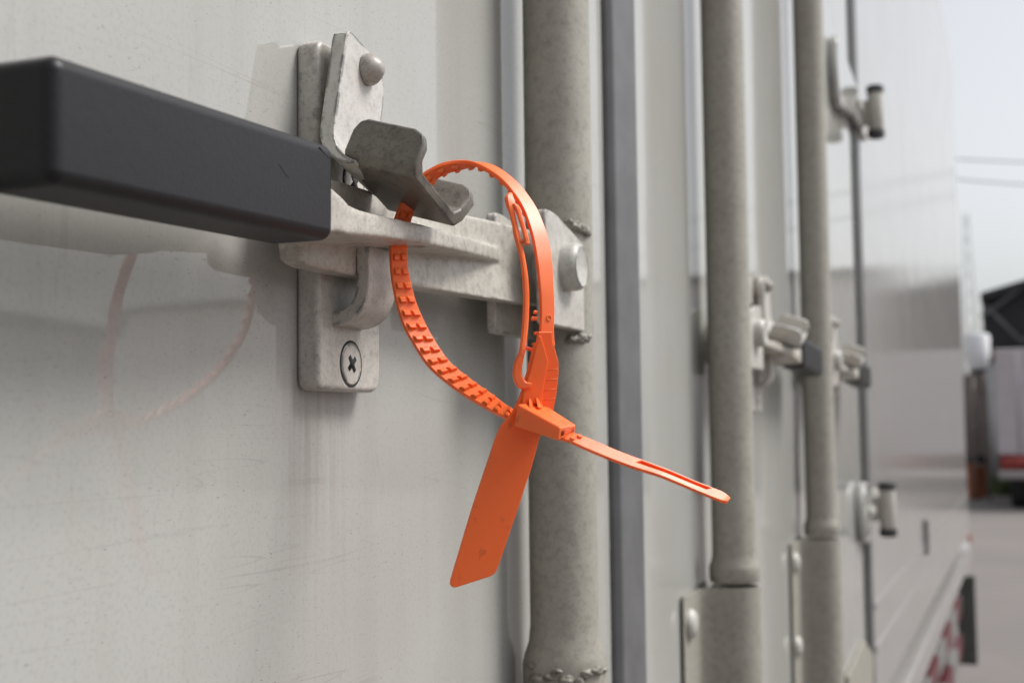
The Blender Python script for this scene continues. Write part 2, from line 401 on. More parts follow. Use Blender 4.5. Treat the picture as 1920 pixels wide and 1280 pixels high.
# ---- the near latch
keeper_pts = [P(u, v, .0095) for u, v in ((571+8, 55), (622, 60), (700, 100), (715, 300), (714, 737), (566+9, 728))]
zt_k = P(580, 60, .0095).z; zb_k = P(640, 733, .0095).z
xk0 = P(597, 400, .0095).x; xk1 = P(714, 640, .0095).x
kp = roundpoly([Vector((xk0, -.0095, zb_k)), Vector((xk1, -.0095, zb_k)), Vector((xk1, -.0095, zt_k)), Vector((xk0, -.0095, zt_k))], [.005, .008, .008, .006], 6)
keeper = MB().prism(kp, (0, .0095, 0)).build('keeper_plate', M['latch'], truck, .0022, 4)
def screw(u, v, parent):
    c = P(u, v, .0095); mb = MB()
    r = .0082
    s = MB().lathe((c.x, -.0090, c.z), (0, -1, 0), [(r*.8, -.002), (r*.985, 0), (r*.985, .0007), (r*.94, .0010)], 48).build('screw', M['latch'], parent)
    MB().lathe((c.x, -.0093, c.z), (0, -1, 0), [(r*1.10, 0), (r*1.10, .0003)], 48).build('screw_rim', M['black'], parent)
    cr = MB(); a0 = R(38)
    pts = []
    for k in range(4):
        a = a0+k*math.pi/2
        d = Vector((math.cos(a), 0, math.sin(a))); t = Vector((-math.sin(a), 0, math.cos(a)))
        pts += [d*.0036-t*.0009, d*.0036+t*.0009, (d+t)*.0011]
    cr.prism([Vector((c.x, -.01020, c.z))+p for p in pts], (0, .001, 0)).build('screw_recess', M['black'], s)
screw(658, 682, keeper); screw(663, 343, keeper)
# cradle hook that carries the lever
def hook_mesh():
    nf, nt = .0250, .0052
    xa, xb_ = P(692, 540, nf).x, P(744, 540, nf).x
    zt_ = P(715, 462, nf).z; zb_ = P(690, 592, nf).z; zp = P(660, 612, .0095).z
    prof = [(.004, zp-.003), (.0095, zp-.001), (.0135, zp-.0005), (.0175, zp+.001), (.0215, zp+.0045), (nf-.0008, zp+.010), (nf, zp+.017), (nf-.0005, zt_)]
    prof = [Vector((0, -a, b)) for a, b in prof]; prof = catmull(prof, 6)
    inn = []
    for i, p in enumerate(prof):
        t = (prof[min(i+1, len(prof)-1)]-prof[max(i-1, 0)]).normalized(); nr = Vector((0, t.z, -t.y))
        if nr.z < 0 and i < 10: nr = -nr
        inn.append(p+Vector((0, abs(nr.y), abs(nr.z)))*nt)
    poly = prof+inn[::-1]
    return MB().prism([Vector((xa, p.y, p.z)) for p in poly], (xb_-xa, 0, 0))
hook_mesh().build('cradle_hook', M['latch'], keeper, .0012, 3)

# swinging hasp with a trough that drops over the lever
rot = R(14.6)
n_h0, n_h1 = .0135, .0195
piv = P(690, 132, n_h1)
E1 = Vector((math.cos(rot), 0, -math.sin(rot))); E3 = Vector((math.sin(rot), 0, math.cos(rot))); E2 = Vector((0, -1, 0))
def H(a, c, n): return Vector((piv.x, 0, piv.z)) + E1*a + E3*c + E2*n
tl = P(650, 62, n_h1); bl = P(638, 248, n_h1)
a_l = (Vector((tl.x, 0, tl.z))-Vector((piv.x, 0, piv.z))).dot(E1); c_t = (Vector((tl.x, 0, tl.z))-Vector((piv.x, 0, piv.z))).dot(E3)
c_b = (Vector((bl.x, 0, bl.z))-Vector((piv.x, 0, piv.z))).dot(E3)
a_r = a_l+.0345
LEN = .0240; SL = R(17)
def hasp_plate():
    W_ = a_r-a_l; st = []
    for dc, l_, r_ in ((.0026, .006, .0225), (.0018, .002, .0265), (.0008, .0006, .0288), (-.002, 0, .0318), (-.005, 0, .0332), (-.011, 0, W_), (-.02, 0, W_)):
        st.append(((n_h1, c_t+dc), (n_h0, c_t+dc), a_l+l_, a_l+r_))
    st.append(((n_h1, c_b+.01), (n_h0, c_b+.01), a_l, a_r))
    r0 = .0150
    for k in range(13):
        a = (math.pi/2-SL)*k/12; cx, cz = n_h1+r0, c_b; r1 = r0+(n_h1-n_h0)*(1-.85*(k/12)**1.5)
        st.append(((cx-math.cos(a)*r0, cz-math.sin(a)*r0), (cx-math.cos(a)*r1, cz-math.sin(a)*r1), a_l, a_r))
    vs = []
    for (n0, c0), (n1, c1), al, ar in st: vs += [H(al, c0, n0), H(ar, c0, n0), H(ar, c1, n1), H(al, c1, n1)]
    fs = [[0, 1, 2, 3], [len(vs)-1, len(vs)-2, len(vs)-3, len(vs)-4]]
    for i in range(len(st)-1):
        for k in range(4): fs.append([i*4+k, i*4+(k+1) % 4, (i+1)*4+(k+1) % 4, (i+1)*4+k])
    return MB().add(vs, fs), st[-1][0], st[-1][1]
hm, po, pi_ = hasp_plate()
hasp = hm.build('swing_hasp', M['hasp'], truck, .0009, 3)
dirn = (math.cos(SL), -math.sin(SL)); upn = (math.sin(SL), math.cos(SL))
def S(a, s, h):                                 # trough frame: a across, s outwards, h up, from the end of the bend
    n = po[0]+dirn[0]*s+upn[0]*h; c = po[1]+dirn[1]*s+upn[1]*h
    return H(a, c, n)
th = .0042
def trough():
    mb = MB()
    HL, HR = .0165, .0150
    fr = [(a_l, HL), (a_l, -th+.0065), (a_l+.003, -th+.0032), (a_r+.007, -th+.0008), (a_r+.0115, -th+.005), (a_r+.0155, HR), (a_r+.0112, HR+.0005), (a_r+.007, .0040), (a_r+.003, .0010), (a_l+th+.0035, .0030), (a_l+th, .0065), (a_l+th, HL)]
    secs = []
    for s, cut in ((-.0065, 0), (-.0045, 0), (-.002, 0), (LEN-.006, 0), (LEN-.002, .0016), (LEN, .006)):
        sec = []
        for a, h in fr:
            if h > .01: h = h-cut if s > -.003 else (h-.0012 if s > -.005 else h-.0055)
            sec.append(S(a, s, h))
        secs.append(sec)
    n = len(fr); vs = [p for s in secs for p in s]; fs = []
    for j in range(len(secs)-1):
        for i in range(n): fs.append([j*n+i, j*n+(i+1) % n, (j+1)*n+(i+1) % n, (j+1)*n+i])
    def cap(b):
        q = [[0, 1, 10, 11], [1, 2, 9, 10], [2, 3, 8, 9], [3, 4, 7, 8], [4, 5, 6, 7]]
        return [[b+i for i in f] for f in q]
    fs += cap(0)+cap((len(secs)-1)*n)
    return mb.add(vs, fs)
trough().build('hasp_trough', M['trough'], hasp, .0011, 3, angle=30, label='dark bent trough with chipped edges')
MB().lathe(H(-.0010, -.0004, n_h1-.0005), E2, [(.0062, 0), (.0062, .0020), (.0057, .0036), (.0044, .0054), (.0027, .0070), (.0010, .0077)], 32).build('rivet', M['rivet'], hasp)
MB().lathe(H(0, 0, .0085), E2, [(.0125, 0), (.0125, .0056)], 32).build('spacer', M['latch'], hasp)

# lever: forged flat bar with a horizontal seal flange, and a black grip
NF, NK = .0195, .0105                             # front and back of the lever's flat bar
def lever_mesh():
    outl = [(564, 462), (566, 484), (580, 497), (610, 505), (680, 519), (771, 538), (821, 547), (915, 559), (990, 569), (1040, 574), (1046, 440), (977, 427), (927, 414), (871, 402), (777, 386), (734, 369), (640, 340), (600, 330), (566, 330)]
    front = [P(u, v, NF+.0085*min(1, max(0, (u-800)/185))) for u, v in outl]
    mb = MB().prism(front, (0, NF-NK, 0))
    # flange: outer contour points (front edge, top) lofted with a root line in the bar
    st = [(612, 343, .041, .016), (635, 362, .042, .013), (660, 390, .0425, .0090), (720, 405, .0425, .0076), (790, 420, .0415, .0070), (850, 437, .037, .0068), (900, 452, .031, .0066), (945, 469, .0235, .006)]
    secs = []
    for u, v, n, t in st:
        tip = P(u, v, n)
        x = tip.x; zt = tip.z
        secs.append([Vector((x, -n, zt)), Vector((x, -(NF-.006), zt+.0015)), Vector((x, -(NF-.006), zt-t-.0015)), Vector((x, -n, zt-t))])
    vs = [p for s in secs for p in s]; fs = []
    for j in range(len(secs)-1):
        for i in range(4): fs.append([j*4+i, j*4+(i+1) % 4, (j+1)*4+(i+1) % 4, (j+1)*4+i])
    fs += [[0, 1, 2, 3], [(len(secs)-1)*4+i for i in (3, 2, 1, 0)]]
    mb.add(vs, fs)
    # neck running into the grip
    a = P(628, 350, .040); b = P(628, 452, .040)
    mb.hexa([(a.x-.02, -.042, a.z), (a.x+.016, -.041, a.z-.006), (a.x+.046, -.014, a.z-.013), (a.x-.02, -.024, a.z)],
            [(a.x-.02, -.042, b.z), (a.x+.008, -.036, b.z+.006), (a.x+.046, -.014, b.z+.006), (a.x-.02, -.024, b.z)])
    me = mb.mesh('lever')
    me = baked(me, [('REMESH', dict(mode='VOXEL', voxel_size=.0007)), ('SMOOTH', dict(factor=.5, iterations=9))])
    # oval seal hole through the flange
    c0 = P(766, 425, .0325)
    hb = MB(); ring = []
    for k in range(24):
        t = 2*math.pi*k/24; ring.append(Vector((c0.x+.0082*math.cos(t)+.003, c0.y+.0042*math.sin(t), c0.z-.03)))
    hb.prism(ring, (0, 0, .06))
    cut = bpy.data.objects.new('cutter', hb.mesh('cutter')); COL.objects.link(cut)
    me = baked(me, [('BOOLEAN', dict(operation='DIFFERENCE', object=cut, solver='FAST'))])
    bpy.data.objects.remove(cut)
    return me
lever = link('handle_lever', lever_mesh(), M['lever'], truck)
NG = .044
g0, g1 = [P(100, 95, NG), P(100, 345, NG)], [P(629, 273, NG), P(629, 452, NG)]
grip = MB().hexa([g0[0], g1[0], g1[1], g0[1]], [p+Vector((0, .024, 0)) for p in (g0[0], g1[0], g1[1], g0[1])]).build('grip', M['grip'], lever, .0040, 6)
# nicks cut in the grip's corner
for (u0, v0, u1, v1) in ((600, 277, 619, 297), (523, 307, 541, 333)):
    p, q = P(u0, v0, NG+.0001), P(u1, v1, NG+.0001)
    t = (q-p).normalized(); s = Vector((0, -1, 0)).cross(t)*(.0005 if u0 > 600 else .00025)
    MB().prism([p-s*.2, p+s*.6, (p+q)/2+s, q+s*.3, q-s*.3, (p+q)/2-s], (0, .0009, 0)).build('scratch', M['black'], grip)

# pivot bracket on the bar
def bracket(parent):
    zt = P(1040, 398, .041).z; zb_ = P(1050, 612, .041).z; xl = P(1023, 500, .041).x
    mb = MB()
    for n0, n1, dx, dzt, dzb in ((.0358, .0410, 0, 0, 0), (.0105, .0155, .000, .000, -.0035)):
        f = roundpoly([Vector((xl+dx, -n1, zb_+dzb)), Vector((XB1+.004, -n1, zb_+dzb)), Vector((XB1+.004, -n1, zt+dzt-.012)), Vector((xl+dx+.016, -n1, zt+dzt)), Vector((xl+dx, -n1, zt+dzt))], [.003, 0, 0, .012, .004], 5)
        mb.prism(f, (0, n1-n0, 0))
    br = mb.build('pivot_bracket', M['latch'], parent, .0011, 3)
    c = P(1062, 501, .041)
    MB().lathe((c.x, -.0405, c.z), (0, -1, 0), [(.0120, -.022), (.0120, .0056), (.0115, .0074), (.0098, .0088), (.0096, .0087)], 40).build('pivot_pin', M['pin'], br)
    rr = random.Random(3)
    for zz_, k in ((zt-.002, 0), (zb_-.001, 1)):
        for j in range(5):
            blob((XB1-.0150+j*.0028, -NB-RB*.62-.0012*j, zz_+(.002 if k == 0 else -.003)-.0008*j*(1 if k == 0 else -.4)), .0026+.0014*rr.random(), 11*k+j*2.3, (1.2, .9, .9)).build('weld_bead', M['weld'], br, crease=170)
    return br
br1 = bracket(b1)

# ---- the same latch, mirrored, on the two bars of the right door
def mirror_mesh(me, xa, xb):
    m2 = me.copy()
    for v in m2.vertices: v.co.x = xb-(v.co.x-xa)
    m2.flip_normals(); return m2
cache = {}
def mirrored(o, parent, dx_from, dx_to):
    c = o.copy(); COL.objects.link(c); c.data = mirror_mesh(o.data, dx_from, dx_to)
    if c.name.startswith('hasp_trough'):
        c.data.materials[0] = M['hasp']; del c['label']
    c.parent = parent; c.matrix_parent_inverse = o.matrix_parent_inverse.copy()
    for ch in list(o.children): mirrored(ch, c, dx_from, dx_to)
    return c
for b_, xb, zc in bars[1:]:
    mirrored(br1, b_, XB1, xb)
    mirrored(keeper, truck, XB1, xb); mirrored(hasp, truck, XB1, xb); mirrored(lever, truck, XB1, xb)

# ---- hinges across the far seam
def hinge(uv, flip):
    c = P(*uv, .035); x, z = (X_SEAM0+X_SEAM1)/2, c.z+(c-CAM).z*((X_SEAM0-c.x)/c.x)
    strap = [(-.30, .055), (-.22, .045), (-.10, .03), (.0, .028), (.0, -.028), (-.10, -.03), (-.22, -.045), (-.30, -.055), (-.325, 0)]
    if flip: strap = [(-.11, .05), (-.05, .045), (.0, .03), (.0, -.03), (-.05, -.045), (-.11, -.05), (-.14, -.03), (-.15, 0), (-.14, .03)]
    h = MB().prism(roundpoly([Vector((x+a, -.014, z+b)) for a, b in strap], .02, 4), (0, .0125, 0)).build('hinge', M['doorr'], truck, .003)
    MB().prism(roundpoly([Vector((x+a, -.012, z+b)) for a, b in ((.0, .03), (.10, .03), (.10, -.03), (.0, -.03))], .008, 4), (0, .011, 0)).prism([Vector((x+.0, -.045, z-.02)), Vector((x+.024, -.045, z-.02)), Vector((x+.024, -.045, z+.02)), Vector((x+.0, -.045, z+.02))], (0, .034, 0)).build('hinge_leaf', M['latch'], h, .002)
    MB().lathe((x+.006, -.035, z-.034), (0, 0, 1), [(.0115, 0), (.013, .003), (.013, .065), (.0115, .068)], 32).build('knuckle', M['latch'], h)
    for s in (-1, 1):
        MB().lathe((x+.006, -.035, z+s*.0325), (0, 0, s), [(.0145, 0), (.0145, .010), (.010, .013)], 24).build('pin_cap', M['dark'], h)
    for a in (-.04, -.075):
        MB().lathe((x+a, -.014, z), (0, -1, 0), [(.009, 0), (.009, .003), (.005, .006)], 20).build('bolt_head', M['pin'], h)
    return h
hinge((1612, 200), False); hinge((1628, 957), True)

# ---- running gear and the striped guard under the body
def wheel(x):
    w_ = MB().lathe((x, .10, .50), (0, 1, 0), [(.30, .0), (.44, .0), (.485, .03), (.50, .07), (.50, .21), (.485, .25), (.44, .28), (.30, .28)], 56).build('wheel', M['tyre'], truck)
    MB().lathe((x, .11, .50), (0, 1, 0), [(.05, .02), (.12, .0), (.14, .06), (.24, .07), (.295, .01), (.30, .0), (.30, .2)], 40).build('rim', simple('rim_steel', (.35, .35, .34), .45, 0, 30, .4), w_)
wheel(4.75); wheel(1.5)
def stripes():
    m, n, l, b = mat('red_white_stripes')
    g = n.new('ShaderNodeTexCoord'); sx = n.new('ShaderNodeSeparateXYZ'); l.new(g.outputs['Object'], sx.inputs[0])
    s = math_(n, l, 'FRACT', math_(n, l, 'MULTIPLY', math_(n, l, 'ADD', sx.outputs[0], math_(n, l, 'MULTIPLY', sx.outputs[2], .25)), 1.25))
    l.new(mix(n, l, ramp(n, l, s, [(0, 0), (.5, 1)], 'CONSTANT'), (.17, .165, .16), (.085, .008, .014)), b.inputs['Base Color']); b.inputs['Roughness'].default_value = .4
    return m
M['stripe'] = stripes()
sg = MB().box(3.3, X_END-.12, .035, .065, .68, .76).box(3.3, X_END-.12, .035, .065, .51, .59).build('side_guard', M['stripe'], truck, .004, label='red and white striped guard rails')
for x in (3.5, 4.6, 5.6):
    MB().box(x, x+.05, .066, .10, .48, .85).build('guard_stay', M['chassis'], sg)
MB().box(X_END-.10, X_END-.06, -.022, .055, .45, ZB-.09).build('guard_post', simple('mudflap_rubber', (.12, .125, .11), .7, 0, 20, .3), truck, .003)
MB().box(X_END-.06, X_END-.02, -.012, -.003, ZB+.045, ZB+.09).build('marker_lamp', simple('amber_lens', (.55, .10, .03), .25), truck, .003)

# ================================================================== THE SEAL
seal = thing('security_seal', 'bright orange plastic pull-tight security seal looped through the latch, blank tag hanging down', 'security seal', D(1000, 780, .49))
ST = [  # left edge u v, right edge u v, depth, extra depth of the right edge
    (1000, 806, 1014, 790, 0.464, .003),
    (949, 783, 959, 764, 0.474, .003),
    (899, 755.5, 924, 738, 0.482, .004),
    (852, 725, 887, 712, 0.488, .004),
    (806, 686, 845, 678, 0.4925, .004),
    (777, 644, 819, 642, 0.4965, .004),
    (757, 607, 799, 607, 0.499, .004),
    (744.5, 566, 781, 566, 0.5005, .004),
    (737, 528, 771, 528, 0.501, .004),
    (733.5, 490, 764.5, 490, 0.501, .004),
    (734, 452, 765.5, 450, 0.501, .004),
    (742, 412, 773, 410, 0.5005, .004),
    (757, 376, 784, 384, 0.499, .004),
    (775, 346, 799, 361, 0.4975, .0045),
    (795, 329, 814, 344, 0.4965, .005),
    (812, 319, 828, 332, 0.496, .005),
    (832, 310.5, 845, 325, 0.4958, .005),
    (858, 307.3, 868, 319, 0.4955, .006),
    (885, 311, 898, 312, 0.494, .007),
    (911, 323, 925, 318, 0.4915, .007),
    (934, 339, 947, 331, 0.489, .006),
    (953, 359, 972, 353, 0.4865, .0055),
    (972, 386, 995, 383, 0.484, .005),
    (984, 411, 1008, 406, 0.482, .0045),
    (994, 441, 1020, 436, 0.479, .004),
    (1001, 476, 1029, 473, 0.476, .004),
    (1006, 510, 1033, 508, 0.474, .003),
    (1009, 545, 1034.5, 545, 0.472, .003),
    (1010.5, 582, 1035.5, 582, 0.471, .003),
    (1010, 618, 1035.5, 622, 0.4705, .002),
    (1008, 646, 1038, 648, 0.47, .002)]
A_ = catmull([D(a, b, d) for a, b, c, e, d, x in ST], 10); B_ = catmull([D(c, e, d+x) for a, b, c, e, d, x in ST], 10)
CEN = D(888, 540, .4745)
def ribbon(A, B, thick, cen=None, sgn=1, chamfer=.18):
    """closed strap between two edge curves; returns the mesh and per-station frames (inner side first)"""
    mb = MB(); vs = []; fr = []; n = len(A); prev = None
    for i in range(n):
        t = ((A[min(i+1, n-1)]+B[min(i+1, n-1)])-(A[max(i-1, 0)]+B[max(i-1, 0)])).normalized()
        wv = (B[i]-A[i]); nr = t.cross(wv).normalized()
        if prev is None:
            ref = (cen-(A[i]+B[i])/2) if cen is not None else CAM-(A[i]+B[i])/2
            if nr.dot(ref) < 0: nr = -nr
        elif nr.dot(prev) < 0: nr = -nr
        prev = nr; nr = nr*sgn
        fr.append((A[i], B[i], nr, t)); c = chamfer*thick; wn_ = wv.normalized()
        vs += [A[i]+wn_*c, B[i]-wn_*c, B[i]-nr*c, B[i]-nr*(thick-c), B[i]-wn_*c-nr*thick, A[i]+wn_*c-nr*thick, A[i]-nr*(thick-c), A[i]-nr*c]
    fs = []
    for i in range(n-1):
        for k in range(8): fs.append([i*8+k, i*8+(k+1) % 8, (i+1)*8+(k+1) % 8, (i+1)*8+k])
    fs += [list(range(8)), [(n-1)*8+k for k in range(7, -1, -1)]]
    mb.add(vs, fs); return mb, fr
strap_mb, FR = ribbon(A_, B_, .0017, CEN)
# ratchet teeth, two columns on the inner face, spaced evenly along the strap
L = [0]
for i in range(1, len(FR)):
    L.append(L[-1]+((FR[i][0]+FR[i][1])/2-(FR[i-1][0]+FR[i-1][1])/2).length)
def at_len(s):
    for i in range(1, len(L)):
        if L[i] >= s:
            t = (s-L[i-1])/(L[i]-L[i-1]); a, b = FR[i-1], FR[i]
            return a[0].lerp(b[0], t), a[1].lerp(b[1], t), a[2].lerp(b[2], t).normalized(), (b[3]*t+a[3]*(1-t)).normalized()
    return FR[-1]
s = .008; pitch = .00545
while s < L[-1]-.016:
    a, b, nr, t = at_len(s); a2, b2, nr2, t2 = at_len(s+.0030); am, bm_, nrm, tm = at_len(s+.0016)
    for f0, f1 in ((.13, .45), (.57, .91)):
        h = .0012
        lo0, lo1 = a.lerp(b, f0), a.lerp(b, f1); hi0, hi1 = a2.lerp(b2, f0), a2.lerp(b2, f1); m0, m1 = am.lerp(bm_, f0+.03), am.lerp(bm_, f1-.03)
        k0, k1 = a.lerp(b, f0+.03)+t*.0003, a.lerp(b, f1-.03)+t*.0003
        e = .0002
        strap_mb.add([lo0-nr*e, lo1-nr*e, hi1-nr2*e, hi0-nr2*e, k0+nr*h, k1+nr*h, m1+nrm*h*.95, m0+nrm*h*.95],
                     [[3, 2, 1, 0], [4, 5, 6, 7], [0, 1, 5, 4], [1, 2, 6, 5], [2, 3, 7, 6], [3, 0, 4, 7]])
    s += pitch
strap = strap_mb.build('strap', M['orange'], seal, fixn=True)

# flat body and tag: one plate, widening downwards, hanging a little away at its foot
o1, o2 = D(1000, 760, .4672), D(930, 1090, .4685)
o1b = D(1040, 760, .4700)
TN = (o1b-o1).cross(o2-o1).normalized()
if TN.dot(CAM-o1) < 0: TN = -TN
def T(u, v, lift=0): return plane_hit(u, v, o1, TN)+TN*lift
tagpts = [(1008, 640), (1010, 622), (1036, 622), (1036.5, 640), (1042, 657), (1047.5, 678), (1048, 698), (1044, 738), (1038, 770), (1026, 812), (1013, 818), (996, 880), (965, 973), (934, 1064), (929, 1074), (921, 1080), (856, 1101), (849, 1101), (845, 1096), (846, 1088), (886, 954), (927, 832), (931, 820), (940, 799), (963, 772), (975, 746), (981, 729), (985, 712), (990, 697), (1001, 651)]
tg = MB().prism([T(u, v) for u, v in tagpts], -TN*.0017)
tag_o = tg.build('tag', M['orange'], seal, .00035, 2)
# raised layer on the left of the body, with the four fine lines and the little eyelet
MB().prism([T(u, v, .0014) for u, v in ((1009, 630), (1012, 629), (1025.5, 676), (1021, 705), (1017, 722), (1013.5, 757), (977, 757), (979, 740), (987, 712), (992, 697), (1003, 651))], -TN*.0017).build('raised_web', M['orange'], tag_o, .0003, 2)
for u0, v0, u1, v1 in ((1027, 694, 1047, 691), (1023, 713, 1045.5, 709.5), (1019.5, 732, 1043.5, 728.5), (1019, 750, 1041, 746)):
    MB().tube([T(u0, v0), T(u1, v1)], .00013, 6).build('moulded_line', M['orange'], tag_o)
a, b, nr, t = at_len(L[-1]-.0095)
cc = (a.lerp(b, .56))-nr*.0017
MB().lathe(cc, -nr, [(.0011, 0), (.0011, .0003), (.0007, .0003), (.0006, -.0002)], 20).build('eyelet', M['orange'], strap)
rr = random.Random(5)
for k in range(16):
    u, v = 968+rr.random()*17, 818+rr.random()*12
    MB().lathe(T(u, v, -.0001), TN, [(.00016, 0), (.00012, .0002)], 6).build('moulded_pip', M['orange'], tag_o)

# retaining arm beside the strap, ending in a hook
arm = [(953, 360, 962, 362, .483), (950, 370, 969, 385, .481), (955, 402, 964, 393, .479), (960.5, 420, 969.5, 416, .4775), (965, 438, 976, 440, .476), (975, 479, 984, 476, .4735), (979.7, 510, 990, 510, .4715), (982, 545, 993, 545, .47), (982, 575, 993, 575, .469), (980, 608, 991.5, 608, .4683), (977, 640, 988, 640, .4675), (974, 659, 985.5, 659, .467), (965, 681, 980, 683, .4665), (962, 702, 979, 700, .4662), (966, 718, 983, 709, .466), (976, 728.5, 988, 715, .466), (997, 727.5, 997, 716.5, .466)]
arm = [(a, b, c, e, d-.0028*min(1, max(0, (b-560)/100))) for a, b, c, e, d in arm]
Aa = catmull([D(a, b, d) for a, b, c, e, d in arm], 8); Ba = catmull([D(c, e, d+.0004) for a, b, c, e, d in arm], 8)
am_, _ = ribbon(Aa, Ba, .0024, None, 1, .25)
inn = [(962, 380, 972, 384, .4803), (967, 390, 976, 390, .4791), (973, 410, 981, 408, .4775), (979, 430, 987, 428, .4763), (984, 450, 993, 449, .4745), (985, 456, 994, 456, .474)]
mi, _ = ribbon(catmull([D(a, b, d) for a, b, c, e, d in inn], 6), catmull([D(c, e, d+.0004) for a, b, c, e, d in inn], 6), .0018, None, 1, .25)
am_.add(mi.v, mi.f)
for u0, v0, u1, v1, d, r in ((975, 453, 992, 452.5, .4747, .00075), (985, 652, 1003, 657, .468, .0007)):
    am_.cyl(D(u0, v0, d+.0012), D(u1, v1, d+.0012), r, 12)
am_.build('retaining_arm', M['orange'], seal)
for u0, v0, u1, v1, r in ((1008, 586, 1001, 585, .0007), (1008, 597, 996.5, 597, .0008), (1008, 624, 1002, 625, .0006), (1004, 645, 998.5, 645, .0004), (996, 682, 990, 683, .0005)):
    MB().tube([D(u0, v0, .47), D((u0+u1)/2, (v0+v1)/2, .47), D(u1, v1, .4697)], r, 10).build('peg', M['orange'], strap)

# locking head: tapered hollow box with two gussets
bk = [D(970, 757, .46), D(1012, 752, .4755), D(1010, 795, .4775), (D(963, 799, .461))]
ft = [D(1050, 801, .445), D(1080.5, 796, .4535), D(1078, 812, .4545), D(1046, 826.5, .445)]
head = MB().hexa(bk, ft).build('locking_head', M['orange'], seal, .0007, 3)
def q(i, j): # point on the front face
    tp = ft[0].lerp(ft[1], i); bt = ft[3].lerp(ft[2], i); return tp.lerp(bt, j)
outn = ((ft[0]+ft[2])/2-(bk[0]+bk[2])/2).normalized()
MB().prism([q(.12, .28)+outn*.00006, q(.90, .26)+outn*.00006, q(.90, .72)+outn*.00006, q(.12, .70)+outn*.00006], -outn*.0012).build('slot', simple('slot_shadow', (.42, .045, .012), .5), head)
for (a0, b0, c0) in (((990, 744), (992, 759), (1013, 771)), ((1003, 743), (1008, 760), (1028, 770))):
    pts = [T(a0[0], a0[1], .0003), D(b0[0], b0[1]+4, .46), D(c0[0], c0[1]+2, .48)]
    MB().prism(pts, (RGT*.0008)).build('gusset', M['orange'], head, .0002, 2)
# free tail sticking out of the head
TL_ = [(1035, 817, 1068, 806, .4505), (1064, 824, 1087, 810.5, .448), (1100, 840, 1126, 826, .447), (1142, 857.5, 1172, 845.5, .4465), (1187, 874, 1225, 865, .4465), (1232, 888, 1268, 882, .447), (1270, 903, 1307, 899, .448), (1307, 919, 1340, 911.5, .449), (1336, 931, 1357, 918, .45), (1353, 937, 1366, 924.5, .4505), (1364, 938.5, 1371, 931.5, .4505)]
At = catmull([D(a, b, d) for a, b, c, e, d in TL_], 8); Bt = catmull([D(a+(c-a)*.86, b+(e-b)*.86, d+.004) for a, b, c, e, d in TL_], 8)
tm, TF = ribbon(At, Bt, .0013, At[0]+UPV*.1, 1, .22)
def lerp_l(A, B, f): return [a.lerp(b, f) for a, b in zip(A, B)]
i0, i1 = 30, 57
tb = MB(); up_ = At[0]+UPV*.1
for A, B, th_, sink in ((At[:i0+1], Bt[:i0+1], .0013, 0), (At[i1:], Bt[i1:], .0013, 0),
        (At[i0:i1+1], lerp_l(At, Bt, .52)[i0:i1+1], .0013, 0), (lerp_l(At, Bt, .84)[i0:i1+1], Bt[i0:i1+1], .0013, 0),
        (lerp_l(At, Bt, .45)[i0:i1+1], lerp_l(At, Bt, .9)[i0:i1+1], .0005, .0010)):
    if sink: A = [p-TF[i0+k][2]*sink for k, p in enumerate(A)]; B = [p-TF[i0+k][2]*sink for k, p in enumerate(B)]
    mb_, _ = ribbon(A, B, th_, up_, 1, .22); tb.add(mb_.v, mb_.f)
tail = tb.build('tail', M['orange'], seal)
for i, f in ((9, .25), (10, .72)):
    a, b, nr, t = TF[i]; c = a.lerp(b, f)
    MB().lathe(c-nr*.0003, nr, [(.0009, 0), (.0009, .0007), (.0007, .001)], 16).build('stop', M['orange'], tail)

# ================================================================== GROUND AND THE YARD BEYOND
def ground_mat():
    m, n, l, b = mat('concrete_yard')
    o = mapping(n, l)
    a = tex(n, l, 'ShaderNodeTexNoise', .35, o, Detail=6.0, Roughness=.6); c = tex(n, l, 'ShaderNodeTexNoise', 9, o, Detail=5.0)
    col = mix(n, l, ramp(n, l, a.outputs[0], [(.35, 0), (.65, 1)]), (.185, .162, .150), (.148, .131, .123))
    col = mix(n, l, ramp(n, l, c.outputs[0], [(.45, 0), (.75, .5)]), col, (.15, .138, .13))
    l.new(col, b.inputs['Base Color']); b.inputs['Roughness'].default_value = .85
    return m
gr = MB().add([(-400, -400, 0), (900, -400, 0), (900, 400, 0), (-400, 400, 0)], [[0, 1, 2, 3]]).build('ground', ground_mat())
gr['kind'] = 'structure'
XS = 33.0
# shed; a near-black sheet in the open gable paints its shaded interior; pale trusses
shed = thing('open_shed', 'open shed with dark pitched roof on pale lattice trusses across the yard', 'shed', (XS+4, 6, 0))
roof_and_shade = simple('shed_roof_and_shade', (.03, .03, .033), .7, 0, 3, .3)
steel = simple('pale_steel', (.42, .42, .42), .5, 0, 8, .2)
wallm = simple('pink_wall', (.50, .42, .39), .8, 0, 2, .2)
a = PX(1838, 549, XS); b = PX(1920, 524, XS)
slope = (b.z-a.z)/(b.y-a.y)
y_l, y_r, y_top = a.y, a.y-3.4, a.y-1.7
HW = 1.7
zt_l = a.z; z_top = zt_l+abs(slope)*HW
z_low = PX(1880, 652, XS).z
roofb = MB().prism([Vector((XS, y_l, zt_l)), Vector((XS, y_top, z_top)), Vector((XS, y_r, zt_l)), Vector((XS, y_r, zt_l-.18)), Vector((XS, y_top, z_top-.18)), Vector((XS, y_l, zt_l-.18))], (12, 0, 0)).build('roof', roof_and_shade, shed)
MB().prism([Vector((XS+.5, y_l-.02, z_low)), Vector((XS+.5, y_r+.02, z_low)), Vector((XS+.5, y_r+.02, zt_l-.19)), Vector((XS+.5, y_top, z_top-.19)), Vector((XS+.5, y_l-.02, zt_l-.19))], (.1, 0, 0)).build('gable_shade_sheet', roof_and_shade, shed)
